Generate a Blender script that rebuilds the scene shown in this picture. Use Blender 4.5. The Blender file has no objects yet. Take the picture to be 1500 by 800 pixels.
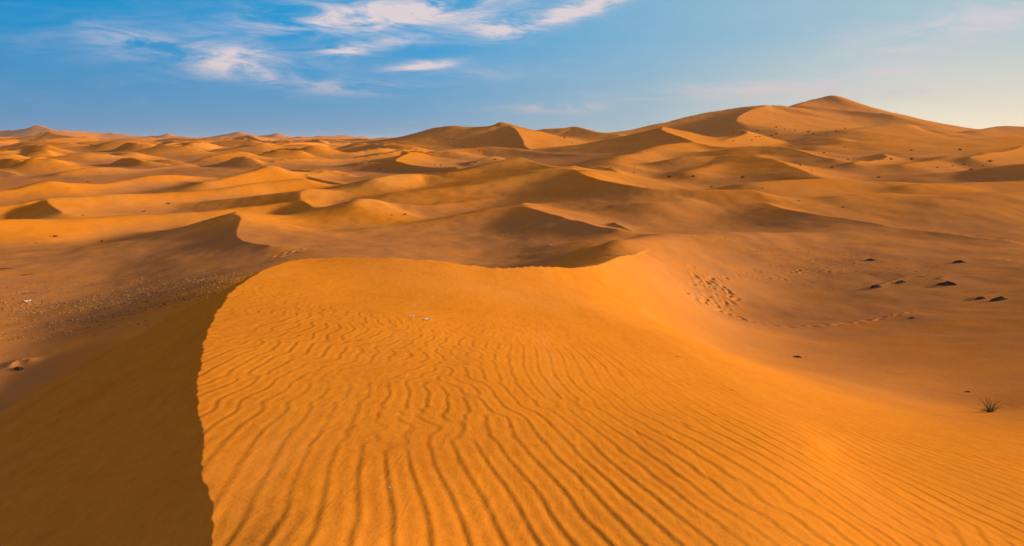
import bpy, math, random, time
import numpy as np
T0 = time.time()
random.seed(7)
rng = np.random.default_rng(11)
R = math.radians
sc = bpy.context.scene
C = sc.collection

# ------------------------------------------------------------------ camera, sky, sun, exposure
PITCH = R(11.0); F = 1000.0          # focal length in pixels of a 1500 px wide picture
cam_d = bpy.data.cameras.new("camera")
cam = bpy.data.objects.new("camera", cam_d); C.objects.link(cam)
cam_d.sensor_width = 36.0; cam_d.lens = 24.0
cam_d.clip_start = 0.05; cam_d.clip_end = 60000
cam.location = (0, 0, 0); cam.rotation_euler = (R(90) - PITCH, 0, 0)
sc.camera = cam

SUN_AZ, SUN_EL = 77.0, 11.0          # degrees clockwise from the view direction (+Y); height
sc.view_settings.view_transform = 'Standard'
sc.view_settings.look = 'None'
sc.view_settings.gamma = 1.0
sc.view_settings.exposure = 0.38

sun_d = bpy.data.lights.new("sun", 'SUN')
sun_d.energy = 5.0; sun_d.angle = R(4.0); sun_d.color = (1.0, 1.0, 0.84)
sun = bpy.data.objects.new("sun", sun_d); C.objects.link(sun)
az, el = R(SUN_AZ), R(SUN_EL)
from mathutils import Vector
sdir = Vector((math.sin(az) * math.cos(el), math.cos(az) * math.cos(el), math.sin(el)))
sun.rotation_euler = sdir.to_track_quat('Z', 'Y').to_euler()
sun.location = sdir * 50


class NT:
    """tiny helper for writing node trees"""
    def __init__(s, tree):
        s.t = tree; s.n = tree.nodes; s.l = tree.links
    def node(s, typ, **kw):
        n = s.n.new(typ)
        for k, v in kw.items():
            setattr(n, k, v)
        return n
    def link(s, a, b): s.l.new(a, b)
    def val(s, sock, v):
        if isinstance(v, (int, float, tuple, list)): sock.default_value = v
        else: s.l.new(v, sock)
    def math(s, op, a, b=0.0, c=None, clamp=False):
        n = s.node('ShaderNodeMath', operation=op); n.use_clamp = clamp
        s.val(n.inputs[0], a); s.val(n.inputs[1], b)
        if c is not None: s.val(n.inputs[2], c)
        return n.outputs[0]
    def mix(s, f, a, b, mode='MIX'):
        n = s.node('ShaderNodeMix', data_type='RGBA', blend_type=mode)
        s.val(n.inputs[0], f); s.val(n.inputs[6], a); s.val(n.inputs[7], b)
        return n.outputs[2]
    def ramp(s, f, pts):
        n = s.node('ShaderNodeValToRGB'); s.link(f, n.inputs[0])
        e = n.color_ramp.elements
        while len(e) < len(pts): e.new(0.5)
        for el_, (p, c) in zip(e, pts):
            el_.position = p; el_.color = c if len(c) == 4 else (*c, 1)
        return n.outputs[0]
    def noise(s, vec, scale, detail=4, rough=0.5, dist=0.0, lac=2.0):
        n = s.node('ShaderNodeTexNoise')
        if vec is not None: s.link(vec, n.inputs['Vector'])
        n.inputs['Scale'].default_value = scale; n.inputs['Detail'].default_value = detail
        n.inputs['Roughness'].default_value = rough; n.inputs['Distortion'].default_value = dist
        n.inputs['Lacunarity'].default_value = lac
        return n.outputs[0]
    def mapr(s, v, a, b, c=0.0, d=1.0, smooth=True):
        n = s.node('ShaderNodeMapRange')
        if smooth: n.interpolation_type = 'SMOOTHSTEP'
        s.val(n.inputs[0], v); s.val(n.inputs[1], a); s.val(n.inputs[2], b); s.val(n.inputs[3], c); s.val(n.inputs[4], d)
        return n.outputs[0]


def build_world():
    w = bpy.data.worlds.new("World"); sc.world = w; w.use_nodes = True
    t = NT(w.node_tree); t.n.clear()
    out = t.node('ShaderNodeOutputWorld'); bg = t.node('ShaderNodeBackground')
    sky = t.node('ShaderNodeTexSky', sky_type='NISHITA')
    sky.sun_disc = False; sky.sun_elevation = el; sky.sun_rotation = az
    sky.air_density = 1.0; sky.dust_density = 1.0; sky.ozone_density = 1.0
    tc = t.node('ShaderNodeTexCoord')
    sep = t.node('ShaderNodeSeparateXYZ'); t.link(tc.outputs['Generated'], sep.inputs[0])
    # evening air: the colour by bearing from the sun (s) and by height (e), over the Nishita base
    vz = t.math('MAXIMUM', sep.outputs[2], 0.0)
    hl = t.math('SQRT', t.math('MAXIMUM', t.math('SUBTRACT', 1.0, t.math('MULTIPLY', sep.outputs[2], sep.outputs[2])), 1e-4))
    sx = t.math('ADD', t.math('MULTIPLY', sep.outputs[0], math.sin(az)), t.math('MULTIPLY', sep.outputs[1], math.cos(az)))
    s01 = t.math('MULTIPLY_ADD', t.math('DIVIDE', sx, hl), 0.5, 0.5)
    hor = t.ramp(s01, [(0.0, (.16, .27, .43)), (0.25, (.17, .31, .50)), (0.52, (.26, .39, .54)), (0.70, (.48, .55, .56)), (0.84, (1.15, .92, .62)), (1.0, (1.15, .88, .50))])
    mid = t.ramp(s01, [(0.0, (.004, .19, .50)), (0.25, (.000, .28, .63)), (0.55, (.030, .36, .72)), (0.84, (.42, .60, .68)), (1.0, (.62, .66, .66))])
    zen = t.ramp(s01, [(0.0, (.13, .16, .33)), (1.0, (.23, .26, .42))])  # zenith out of view, lightened and warmed to fill shaded sand
    e1 = t.math('POWER', t.mapr(vz, 0.0, 0.135, smooth=False), 0.7)
    col = t.mix(e1, hor, mid)
    col = t.mix(t.mapr(vz, 0.25, 0.9), col, zen)
    sc10 = t.node('ShaderNodeVectorMath', operation='SCALE'); t.link(col, sc10.inputs[0]); sc10.inputs[3].default_value = 10.0
    col = t.mix(0.012, sc10.outputs[0], sky.outputs[0])
    # thin streaky cirrus: banks of it stand at measured bearings and heights, more is added overhead, unseen, as warm fill
    A = t.math('ARCTAN2', sep.outputs[0], sep.outputs[1]); E = t.math('ARCSINE', sep.outputs[2])
    comb = t.node('ShaderNodeCombineXYZ'); t.link(A, comb.inputs[0]); t.link(E, comb.inputs[1])
    mp = t.node('ShaderNodeMapping'); t.link(comb.outputs[0], mp.inputs[0])
    mp.inputs['Rotation'].default_value = (0, 0, R(-9)); mp.inputs['Scale'].default_value = (9.0, 42.0, 1); mp.inputs['Location'].default_value = (3.3, 0.4, 0)
    wisp = t.noise(mp.outputs[0], 1.0, 9, 0.62, 0.9)
    mp2 = t.node('ShaderNodeMapping'); t.link(comb.outputs[0], mp2.inputs[0])
    mp2.inputs['Rotation'].default_value = (0, 0, R(-14)); mp2.inputs['Scale'].default_value = (30.0, 150.0, 1)
    fine = t.noise(mp2.outputs[0], 1.0, 6, 0.6, 1.2)
    tot = None
    for (px, py, wx, wy, tilt, k) in CLOUDS:
        r = ray(px, py); a0 = math.atan2(r[0], r[1]); e0 = math.atan2(r[2], math.hypot(r[0], r[1]))
        c, n = math.cos(R(tilt)), math.sin(R(tilt))
        da = t.math('SUBTRACT', A, a0); de = t.math('SUBTRACT', E, e0)
        u = t.math('ADD', t.math('MULTIPLY', da, c * F / wx), t.math('MULTIPLY', de, n * F / wx))
        v = t.math('ADD', t.math('MULTIPLY', da, -n * F / wy), t.math('MULTIPLY', de, c * F / wy))
        q = t.math('ADD', t.math('MULTIPLY', u, u), t.math('MULTIPLY', v, v))
        g = t.math('MULTIPLY', t.math('EXPONENT', t.math('MULTIPLY', q, -1.0)), k)
        tot = g if tot is None else t.math('ADD', tot, g)
    nn = t.math('ADD', t.math('MULTIPLY', wisp, 0.86), t.math('MULTIPLY', fine, 0.14))
    high = t.math('MULTIPLY', t.mapr(vz, 0.26, 0.55), 0.35)  # unseen overhead cirrus, added to brighten the fill
    tot = t.math('ADD', tot, high)
    cov = t.math('MULTIPLY', t.mapr(nn, 0.33, 0.68), tot, clamp=True)
    cov = t.math('ADD', cov, t.math('MULTIPLY', t.mapr(nn, 0.48, 0.75), t.mapr(vz, 0.03, 0.10, 0.09, 0.05)), clamp=True)
    cc = t.mix(t.mapr(vz, 0.02, 0.12), (6.6, 5.6, 5.6, 1), (7.9, 6.9, 7.3, 1))
    col = t.mix(cov, col, cc)
    t.link(col, bg.inputs[0]); bg.inputs[1].default_value = 0.070
    t.link(bg.outputs[0], out.inputs[0])

def ray(px, py):
    """direction of the line of sight through a point measured in the photograph"""
    r = (px - 750.0) / F; u = (400.0 - py) / F
    return (r, math.cos(PITCH) + math.sin(PITCH) * u, -math.sin(PITCH) + math.cos(PITCH) * u)

# px, py, half width, half height, tilt, strength
CLOUDS = [(300, 78, 230, 30, -3, 0.22), (470, 38, 150, 20, 4, 0.4), (560, 22, 130, 19, 3, 1.5), (690, 2, 90, 12, 8, 1.1), (740, 42, 52, 13, 4, 1.9), (845, 14, 62, 11, 16, 2.0), (905, -6, 60, 9, 18, 1.6),
          (352, 92, 50, 17, 3, 1.5), (225, 68, 60, 14, -8, 0.8), (505, 73, 34, 8, 4, 1.5), (618, 96, 42, 5.5, 6, 2.0), (520, 129, 60, 8, 0, 1.0),
          (400, 118, 50, 8, -4, .5), (600, 58, 60, 8, 8, .7), (820, 158, 62, 7, -1, 1.1), (1090, 133, 150, 14, 2, 0.75), (1290, 105, 50, 5, 0, .8),
          (1420, 35, 150, 26, 10, 0.75), (1300, 132, 110, 12, 0, .6), (700, 110, 160, 14, 4, .25)]
build_world()


# ------------------------------------------------------------------ helpers
def P(px, py, D):
    """point of the place D metres ahead, on the line of sight measured in the photograph"""
    r = ray(px, py); k = D / r[1]
    return (r[0] * k, D, r[2] * k)

def tag(o, label=None, cat=None, group=None, kind=None):
    if label: o['label'] = label
    if cat: o['category'] = cat
    if group: o['group'] = group
    if kind: o['kind'] = kind
    return o

def smooth(a, b, x):
    t = np.clip((x - a) / (b - a), 0, 1); return t * t * (3 - 2 * t)

def smax(a, b, k):
    h = np.clip(k - np.abs(a - b), 0, None) / k
    return np.maximum(a, b) + h * h * k * 0.25

# value noise on a hashed lattice
def vnoise(x, y, seed=0):
    xi = np.floor(x).astype(np.int64); yi = np.floor(y).astype(np.int64)
    fx = x - xi; fy = y - yi
    fx = fx * fx * fx * (fx * (fx * 6 - 15) + 10); fy = fy * fy * fy * (fy * (fy * 6 - 15) + 10)
    def h(a, b):
        n = (a * 374761393 + b * 668265263 + seed * 974711) & 0xFFFFFFFF
        n = ((n ^ (n >> 13)) * 1274126177) & 0xFFFFFFFF
        return ((n ^ (n >> 16)) & 0xFFFF) / 65535.0
    a = h(xi, yi); b = h(xi + 1, yi); c = h(xi, yi + 1); d = h(xi + 1, yi + 1)
    return (a + (b - a) * fx) * (1 - fy) + (c + (d - c) * fx) * fy - 0.5

def fbm(x, y, seed=0, octv=3):
    s = 0; a = 1.0
    for i in range(octv):
        s = s + a * vnoise(x, y, seed + i * 17); x = x * 2.03 + 5.1; y = y * 2.03 - 3.7; a *= 0.5
    return s

# ------------------------------------------------------------------ terrain
class RBF:
    """thin-plate surface through the measured points, in (bearing, log distance)"""
    def __init__(s, pts):
        p = np.array(pts, float); s.q = s.feat(p[:, 0], p[:, 1]); n = len(p)
        K = s.phi(np.linalg.norm(s.q[:, None] - s.q[None], axis=2))
        A = np.zeros((n + 3, n + 3)); A[:n, :n] = K + np.eye(n) * 2e-3
        A[:n, n] = 1; A[:n, n + 1:] = s.q; A[n:, :n] = A[:n, n:].T
        s.w = np.linalg.solve(A, np.r_[p[:, 2], 0, 0, 0])
    @staticmethod
    def feat(x, y):
        d = np.hypot(x, y); a = np.arctan2(x, y)
        return np.stack([np.clip(a, -1.1, 1.25) * 1.6, np.log(np.clip(d, 1.5, 400) + 2.0)], -1)
    @staticmethod
    def phi(r): return r * r * np.log(r + 1e-9)
    def __call__(s, x, y):
        q = s.feat(x, y); out = s.w[-3] + q[..., 0] * s.w[-2] + q[..., 1] * s.w[-1]
        for i in range(len(s.q)):
            dx = q[..., 0] - s.q[i, 0]; dy = q[..., 1] - s.q[i, 1]
            r2 = dx * dx + dy * dy
            out = out + s.w[i] * 0.5 * r2 * np.log(r2 + 1e-12)
        return out

# brink of the foreground dune: left edge, round the far end, to the saddle, then on as a faint shoulder
BR = [P(*a) for a in [(330, 900, 1.75), (316, 800, 2.75), (306, 700, 3.6), (292, 590, 5.2), (292, 540, 6.2), (303, 490, 7.9), (322, 450, 10.0),
      (350, 418, 12.6), (385, 396, 15.4), (430, 381, 18.6), (480, 377, 19.6), (545, 376.5, 20.1), (600, 378, 20.6), (650, 382, 21.0), (700, 389, 21.3),
      (745, 392, 22.0), (800, 390, 23.8), (850, 391.5, 26.0), (885, 385, 30.0), (920, 372, 38)]]
BR = [(-0.9, -6, -1.6), (-1.0, -1, -1.6)] + BR
EXT = [P(*a) for a in [(960, 360, 48), (1010, 350, 57), (1100, 346, 62), (1200, 345, 66), (1300, 346, 68), (1400, 350, 67), (1500, 355, 66), (1650, 360, 66)]]

TOP = [tuple(p) for p in BR] + list(EXT) + [
    (0, 0, -1.62), (0, 3, -1.95), (0, 5.6, -2.34), (3, 6, -2.9), (3.0, 3, -2.42), (6, 3, -3.0), (10, 4, -4.1), (16, 5, -6.1), (24, 8, -8.2),
    (3, -4, -2.4), (12, -4, -5.0), (25, -5, -7.5), (40, 0, -9), (60, 20, -10),
    ] + [P(*a) for a in [(1480, 700, 6.1), (1450, 600, 15), (750, 430, 17.5), (850, 450, 17.6), (900, 500, 12.5), (1000, 500, 15.0), (1000, 550, 10),
    (1200, 650, 6.0), (950, 400, 34), (1000, 430, 36), (1050, 455, 38), (1050, 420, 42), (1150, 420, 46), (1150, 380, 54), (1200, 460, 38),
    (1300, 500, 28), (1400, 450, 36), (1500, 420, 40), (1500, 500, 24.5), (1320, 413, 45), (1168, 523, 24), (1300, 560, 18.3), (1500, 600, 14.2), (1700, 480, 24), (1700, 420, 34), (1700, 600, 12.5), (1650, 380, 48),
    (600, 450, 12.3), (500, 420, 14.4), (1050, 500, 24), (1100, 480, 32)]]

VAL = list(EXT) + [P(*a) for a in [(0, 605, 20.4), (170, 515, 23.7), (260, 470, 27), (345, 425, 31), (400, 400, 40), (0, 480, 32), (100, 440, 40),
    (0, 400, 50), (200, 400, 50), (0, 367, 65), (100, 363, 68), (180, 352, 73), (250, 341, 77), (250, 380, 53), (300, 362, 60), (440, 366, 54), (600, 385, 47), (720, 386, 50), (830, 387, 44),
    (900, 364, 45), (930, 353, 54), (960, 346, 61), (700, 370, 57), (750, 351, 66), (800, 342, 70), (600, 350, 66), (900, 345, 61), (-200, 500, 25), (-200, 700, 12), (-200, 400, 48),
    (1600, 340, 80), (1300, 338, 76), (1000, 342, 66), (1000, 336, 74), (1100, 341, 70), (1200, 340, 74)]]
VAL += [(-72, 84, -12.9), (-58, 92, -13.0), (-45, 96, -12.8), (-90, 84, -12.9), (0, 0, -8.0), (0, 8, -8.0), (-6, 3, -8.3), (-8, 14, -8.0), (0, 16, -7.4), (4, 24, -7.2), (8, 4, -8.5), (14, 10, -8.8), (20, 25, -9.3), (40, 40, -9.9), (30, 2, -9.5), (-14, 6, -8.6), (-16, -4, -8.6), (-40, 0, -9.4), (-60, 30, -10.5)]

def floor_z(d):
    return np.interp(np.log(np.maximum(d, 1)), np.log([1, 60, 90, 130, 200, 300, 500, 1000, 2000, 8000, 40000]), [-9, -10.2, -11.9, -13.0, -12.6, -10.8, -9.4, -7.5, -8, -12, -40])

for a in np.linspace(-1.1, 1.2, 9):
    for d in (90, 130):
        VAL.append((math.sin(a) * d, math.cos(a) * d, float(floor_z(d))))

top_rbf = RBF(TOP); val_rbf = RBF(VAL)

def resample(pts, n=8):
    """Catmull-Rom through the points"""
    p = np.array(pts, float)
    if len(p) == 2: return p[0] + (p[1] - p[0]) * np.linspace(0, 1, n)[:, None]
    q = np.vstack([2 * p[0] - p[1], p, 2 * p[-1] - p[-2]]); out = []
    for i in range(1, len(q) - 2):
        t = np.linspace(0, 1, n, endpoint=False)[:, None]
        a, b, c, d = q[i - 1], q[i], q[i + 1], q[i + 2]
        out.append(0.5 * (2 * b + (c - a) * t + (2 * a - 5 * b + 4 * c - d) * t**2 + (3 * b - a - 3 * c + d) * t**3))
    out.append(p[-1:]); return np.vstack(out)

def poly_dist(x, y, p, extra):
    """distance to polyline, sign (+ = left of travel), interpolated extra columns"""
    best = np.full(x.shape, 1e18); sg = np.zeros(x.shape); pp = np.zeros(x.shape); ws = np.full(x.shape, 1e-30); ex = [np.zeros(x.shape) for _ in range(extra.shape[1])]
    for i in range(len(p) - 1):
        ax, ay = p[i, 0], p[i, 1]; bx, by = p[i + 1, 0] - ax, p[i + 1, 1] - ay
        L = bx * bx + by * by + 1e-12
        tr = ((x - ax) * bx + (y - ay) * by) / L; t = np.clip(tr, 0, 1)
        dx = x - ax - t * bx; dy = y - ay - t * by
        d2 = dx * dx + dy * dy
        cr = (bx * (y - ay) - by * (x - ax)) / math.sqrt(L); ac = np.abs(cr)
        m = (d2 < best * 0.999999) | ((d2 <= best * 1.000001) & (ac > pp))
        sn = np.sign(cr)
        if i == 0: sn = np.where(tr < 0, cr / np.sqrt(d2 + 1e-12), sn)
        if i == len(p) - 2: sn = np.where(tr > 1, cr / np.sqrt(d2 + 1e-12), sn)
        best = np.where(m, d2, best); sg = np.where(m, sn, sg); pp = np.where(m, ac, pp)
        # heights blend between segments, so that nothing jumps where the nearest one changes
        wt = math.sqrt(L) / (d2 + 1e-3) ** 2.5; ws = ws + wt
        for k in range(extra.shape[1]):
            ex[k] = ex[k] + wt * (extra[i, k] + t * (extra[i + 1, k] - extra[i, k]))
    return np.sqrt(best), sg, [e / ws for e in ex]

BRC = np.vstack([resample(BR, 6), np.array(EXT)])

def base_terrain(x, y, want_fg=False):
    d = np.hypot(x, y)
    v = val_rbf(x, y)
    w = smooth(75, 120, d)
    fz = floor_z(d)
    v = v * (1 - w) + fz * w
    near = d < 110
    z = v.copy()
    xn, yn = x[near], y[near]
    t = top_rbf(xn, yn)
    dist, sg, _ = poly_dist(xn, yn, BRC, np.zeros((len(BRC), 1)))
    wob = (0.06 * vnoise(xn * 1.6, yn * 1.6, 5) + 0.035 * vnoise(xn * 5, yn * 5, 6) + 0.012 * vnoise(xn * 13, yn * 13, 7)) * smooth(40, 20, d[near])
    ds = dist * np.sign(sg) + wob
    out = ds > 0
    lip = t - 0.62 * np.clip(ds, 0, None) + 0.10 * fbm(xn * 0.4, yn * 1.8, 8, 4) * smooth(0.2, 1.5, ds)
    far_side = smax(v[near], lip, 0.5)
    wd = smooth(0, 5.0, ds) * smooth(36, 48, yn) + (1 - smooth(36, 48, yn))      # beyond the saddle the two surfaces merge softly
    zz = np.where(out, t + (far_side - t) * wd, t)
    wn = smooth(105, 80, d[near])
    z[near] = zz * wn + v[near] * (1 - wn)
    if want_fg:
        fg = np.zeros(x.shape, bool)
        fg[near] = (~out & ((zz > -8.3 - 0.3 * vnoise(xn, yn, 3)) | (d[near] < 22)) & (yn < 46)) | (out & (lip > v[near]) & (d[near] < 60))
        return z, v, fg
    return z, v

# ---- dunes further off: crest line (px, py, metres ahead), slope and kind of each side
# side: (slope, shape)  shape 's' = slip face straight to a toe, 'w' = long rounded windward back
DUNES = []
def dune(pts, left, right, soft=0.0):
    DUNES.append((pts, left, right, soft))

exec_dunes = None
S = lambda a=0.6: (a, 's')
W = lambda a=0.18: (a, 'w')
#DUNES_BEGIN
# middle left
dune([(395, 357, 54), (355, 352, 57), (346, 340, 62), (350, 328, 67), (353, 319, 73), (344, 312.5, 80), (356, 309, 90)], W(0.22), W(0.13))
dune([(344, 312.5, 80), (315, 321, 81), (270, 334, 82), (220, 345, 80)], W(0.2), W(0.14), 0.2)
dune([(-60, 324, 76), (0, 321.5, 80), (60, 320, 85), (110, 318, 89), (190, 315, 96), (290, 311, 104), (340, 306, 110), (400, 300, 118)], W(0.22), W(0.28), 0.5)
dune([(460, 303, 108), (442, 294, 120), (440, 287, 126), (443, 280, 133), (455, 276, 140), (480, 277, 152)], W(0.22), W(0.16))
dune([(443, 280, 133), (400, 284, 134), (350, 289, 134), (290, 297, 132)], W(0.2), W(0.2), 0.4)
dune([(443, 294, 120), (462, 304, 108), (500, 317, 99), (545, 327, 92), (620, 334, 86)], W(0.2), W(0.2))
dune([(-60, 312, 100), (0, 303, 108), (40, 296, 112), (67, 291, 116), (72, 298, 108), (92, 311, 98)], W(0.2), W(0.22))
dune([(67, 290.5, 116), (120, 288, 122), (180, 284.5, 129), (240, 282, 136), (300, 279, 143), (340, 273, 149), (375, 268, 156), (440, 262, 166)], W(0.25), W(0.30), 0.4)
dune([(-60, 281, 142), (0, 279, 148), (30, 275, 152), (50, 269, 156), (72, 265, 160), (100, 268, 166), (150, 269.5, 174), (180, 265, 182), (220, 258, 192), (265, 256, 204), (310, 259, 212)], W(0.25), W(0.30), 0.3)
dune([(15, 252, 232), (30, 242, 250), (43, 231, 270), (60, 230, 300)], W(0.25), W(0.22))
dune([(-60, 248, 262), (0, 240, 266), (25, 236, 268), (43, 231, 270), (75, 240, 266), (125, 246, 262)], W(0.25), W(0.28))
dune([(90, 251, 225), (150, 244, 240), (200, 247, 256), (235, 244, 272), (272, 240, 286), (310, 241, 300), (350, 238, 318)], W(0.25), W(0.28), 0.3)
dune([(300, 266, 170), (350, 256, 184), (380, 248, 194), (396, 242, 200), (420, 249, 210), (455, 252, 222)], W(0.25), W(0.30), 0.2)
dune([(520, 272, 178), (490, 267, 186), (465, 262, 194), (450, 257, 204), (462, 253, 216), (481, 250.5, 228), (495, 249, 245)], S(0.45), W(0.2))
dune([(375, 237, 290), (430, 232, 305), (470, 230, 318), (520, 229, 330), (560, 224, 340), (588, 218.5, 350), (600, 222, 345)], W(0.2), W(0.28))
dune([(670, 244, 240), (635, 243, 250), (600, 238.5, 262), (579, 233, 280), (590, 227, 305), (602, 221.5, 330), (612, 221, 350)], S(0.45), W(0.2))
# centre
dune([(640, 256, 178), (690, 247, 186), (720, 238, 192), (750, 232, 198), (764, 230, 202)], W(0.2), W(0.14), 0.2)
dune([(860, 247.5, 150), (830, 247, 160), (808, 244, 172), (786, 237, 190), (764, 230, 202)], W(0.14), W(0.25))
dune([(1100, 277, 112), (1030, 276.5, 112), (960, 275, 113), (920, 271, 117), (890, 265, 124), (862, 258, 136), (846, 251, 150), (837, 245, 165), (842, 242.5, 182)], W(0.22), W(0.2))
dune([(837, 245, 165), (800, 249, 160), (750, 260, 150), (690, 271, 140), (600, 282, 132)], W(0.16), W(0.14), 0.5)
dune([(905, 333, 62), (870, 328, 66), (830, 319, 74), (795, 309, 83), (765, 301, 93), (772, 297, 108)], W(0.20), W(0.2))
dune([(765, 301, 93), (730, 305, 92), (690, 313, 88), (640, 321, 84), (570, 331, 80)], W(0.16), W(0.15), 0.5)
dune([(1480, 352, 62), (1400, 343, 66), (1340, 336, 70), (1300, 330.5, 73), (1250, 321, 79), (1200, 314, 85), (1160, 308, 91), (1128, 299, 101), (1108, 288, 114), (1112, 283, 130)], W(0.15), W(0.27))
dune([(1108, 288, 114), (1050, 284, 118), (980, 282, 120), (920, 286, 116)], W(0.14), W(0.12), 0.8)
dune([(925, 336, 66), (905, 327.5, 73), (900, 324, 80)], W(0.3), W(0.2))
# right
dune([(1230, 268, 140), (1205, 260, 160), (1165, 246, 190), (1125, 233.5, 225), (1060, 228, 250), (1000, 230, 250)], W(0.10), W(0.2))
dune([(1195, 258, 165), (1215, 262, 160), (1160, 268, 150)], W(0.2), W(0.2), 1)
dune([(1225, 231, 270), (1195, 226, 290), (1175, 220, 310), (1145, 214, 330), (1100, 212, 340)], W(0.12), W(0.22))
dune([(1560, 236, 176), (1500, 240, 180), (1450, 246, 182), (1400, 254, 184), (1350, 262, 180)], W(0.15), W(0.14), 0.6)
dune([(1100, 268, 132), (1160, 264, 138), (1215, 262, 143), (1285, 266, 145), (1380, 268, 148), (1520, 264, 156)], W(0.2), W(0.18), 0.4)
dune([(1560, 278, 118), (1500, 282, 116), (1440, 285, 113), (1370, 291, 110)], W(0.15), W(0.13), 0.6)
dune([(1320, 240, 225), (1350, 236, 240), (1375, 233, 260), (1400, 228, 290)], W(0.15), W(0.25), 0.5)
dune([(1010, 252, 190), (1050, 240, 225), (1085, 232, 270), (1110, 226, 300)], W(0.18), W(0.25), 0.5)
dune([(900, 240, 225), (905, 235, 260), (940, 222, 330), (975, 212, 380), (1000, 208, 410)], W(0.18), W(0.2), 0.4)
dune([(1150, 213, 380), (1060, 214.5, 385), (1030, 210, 405), (1005, 203.5, 440), (985, 197, 480), (969, 189, 530), (972, 186.5, 580)], W(0.2), W(0.18))
dune([(1200, 214, 420), (1260, 207, 440), (1310, 204, 460), (1400, 205, 470), (1480, 200, 500)], W(0.2), W(0.16), 0.5)
dune([(1240, 206, 500), (1215, 201, 560), (1190, 199, 600), (1130, 206, 600)], W(0.15), W(0.2), 0.3)
dune([(1300, 230, 300), (1340, 226, 310), (1400, 222, 330), (1500, 216, 360)], W(0.2), W(0.15), 0.5)
dune([(1240, 190, 700), (1290, 184, 760), (1322, 181, 800), (1345, 184, 800), (1400, 196, 760)], W(0.2), W(0.18), 0.3)
# softer ridges between the named ones
dune([(516, 300, 98), (524, 294, 104), (545, 292, 110), (575, 297, 112), (620, 301, 113), (680, 296, 120), (740, 288, 128)], W(0.2), W(0.2), 0.2)
dune([(548, 262, 158), (575, 257, 168), (610, 255, 178), (650, 260, 176), (690, 262, 172)], W(0.2), W(0.25), 0.2)
dune([(870, 262, 150), (900, 256, 165), (905, 251, 180), (895, 246, 200), (880, 243, 215)], W(0.16), W(0.25))
dune([(960, 298, 100), (1010, 293, 104), (1060, 295, 108), (1090, 300, 104)], W(0.14), W(0.2), 0.3)
dune([(1230, 287, 112), (1290, 283, 118), (1350, 285, 124), (1400, 288, 126)], W(0.18), W(0.2), 0.2)
dune([(1330, 272, 135), (1380, 270, 140), (1440, 273, 146), (1500, 272, 152)], W(0.15), W(0.2), 0.1)
dune([(1250, 240, 225), (1280, 233, 250), (1300, 229, 280), (1290, 224, 320)], W(0.16), W(0.25))
dune([(1420, 232, 250), (1460, 224, 290), (1490, 218, 340), (1500, 213, 390)], W(0.16), W(0.25))
dune([(1060, 205, 520), (1085, 198, 560), (1095, 193, 600), (1085, 190, 640)], W(0.18), W(0.25))
# small hummocks
dune([(566, 347, 70), (580, 344, 72), (590, 341.5, 73.5), (604, 344.5, 71)], W(0.35), W(0.3))
dune([(410, 374, 50), (425, 372, 51), (440, 370, 52)], W(0.4), W(0.3))
dune([(1275, 420.5, 44), (1290, 418.5, 44.5), (1306, 416, 45.5), (1330, 413, 46.5), (1350, 414, 46.5)], W(0.35), W(0.2))
dune([(1375, 417, 45), (1390, 416, 45.5), (1420, 418, 45.5)], W(0.3), W(0.2))
dune([(1425, 440, 38), (1450, 438.5, 38.5), (1475, 438, 39), (1510, 441, 39)], W(0.35), W(0.2))
dune([(15, 542, 24), (28, 539, 24.5), (48, 542, 24.5)], W(0.3), W(0.3))
# great dune and its skyline
dune([(880, 196, 900), (930, 189, 940), (975, 179, 980), (1020, 168, 1020), (1060, 160.5, 1050), (1100, 155.5, 1060), (1125, 154, 1060), (1150, 155, 1120),
      (1165, 153, 1180), (1180, 149, 1220), (1200, 143, 1250), (1217, 139.5, 1260), (1230, 143, 1268), (1247, 151, 1280), (1282, 160, 1300), (1310, 164.5, 1310), (1345, 173, 1320), (1385, 183, 1330), (1425, 193, 1330)], W(0.3), W(0.22), 0.1)
dune([(1150, 158, 1150), (1180, 155, 1140), (1210, 157, 1120), (1245, 161, 1095), (1285, 164, 1060), (1310, 168, 1030)], W(0.3), W(0.3))
dune([(1078, 176, 800), (1084, 169, 870), (1100, 161, 960), (1125, 154, 1060)], S(0.45), W(0.2))
dune([(1390, 198, 760), (1425, 192.5, 800), (1445, 188, 840), (1468, 184.5, 860), (1500, 186, 860), (1600, 188, 860)], W(0.2), W(0.2), 0.3)
# middle skyline ridge
dune([(500, 211, 1000), (550, 206, 960), (590, 200, 930), (612, 196.5, 900), (626, 190.5, 880), (642, 187, 870), (665, 185, 860), (695, 185.5, 850), (720, 183.5, 840), (733, 178.5, 840), (755, 183, 830), (783, 191, 800)], W(0.25), W(0.2), 0.1)
dune([(775, 218, 560), (768, 213, 600), (765, 204, 660), (758, 193, 740), (748, 184, 820)], S(0.5), W(0.18))
dune([(783, 191, 900), (800, 189, 900), (828, 187, 900), (843, 185.5, 900), (858, 189, 880), (872, 193.5, 860), (905, 196, 840)], W(0.2), W(0.2), 0.1)
dune([(640, 222, 420), (700, 216, 440), (760, 219, 430), (840, 226, 400), (900, 224, 390)], W(0.2), W(0.2), 0.8)
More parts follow.
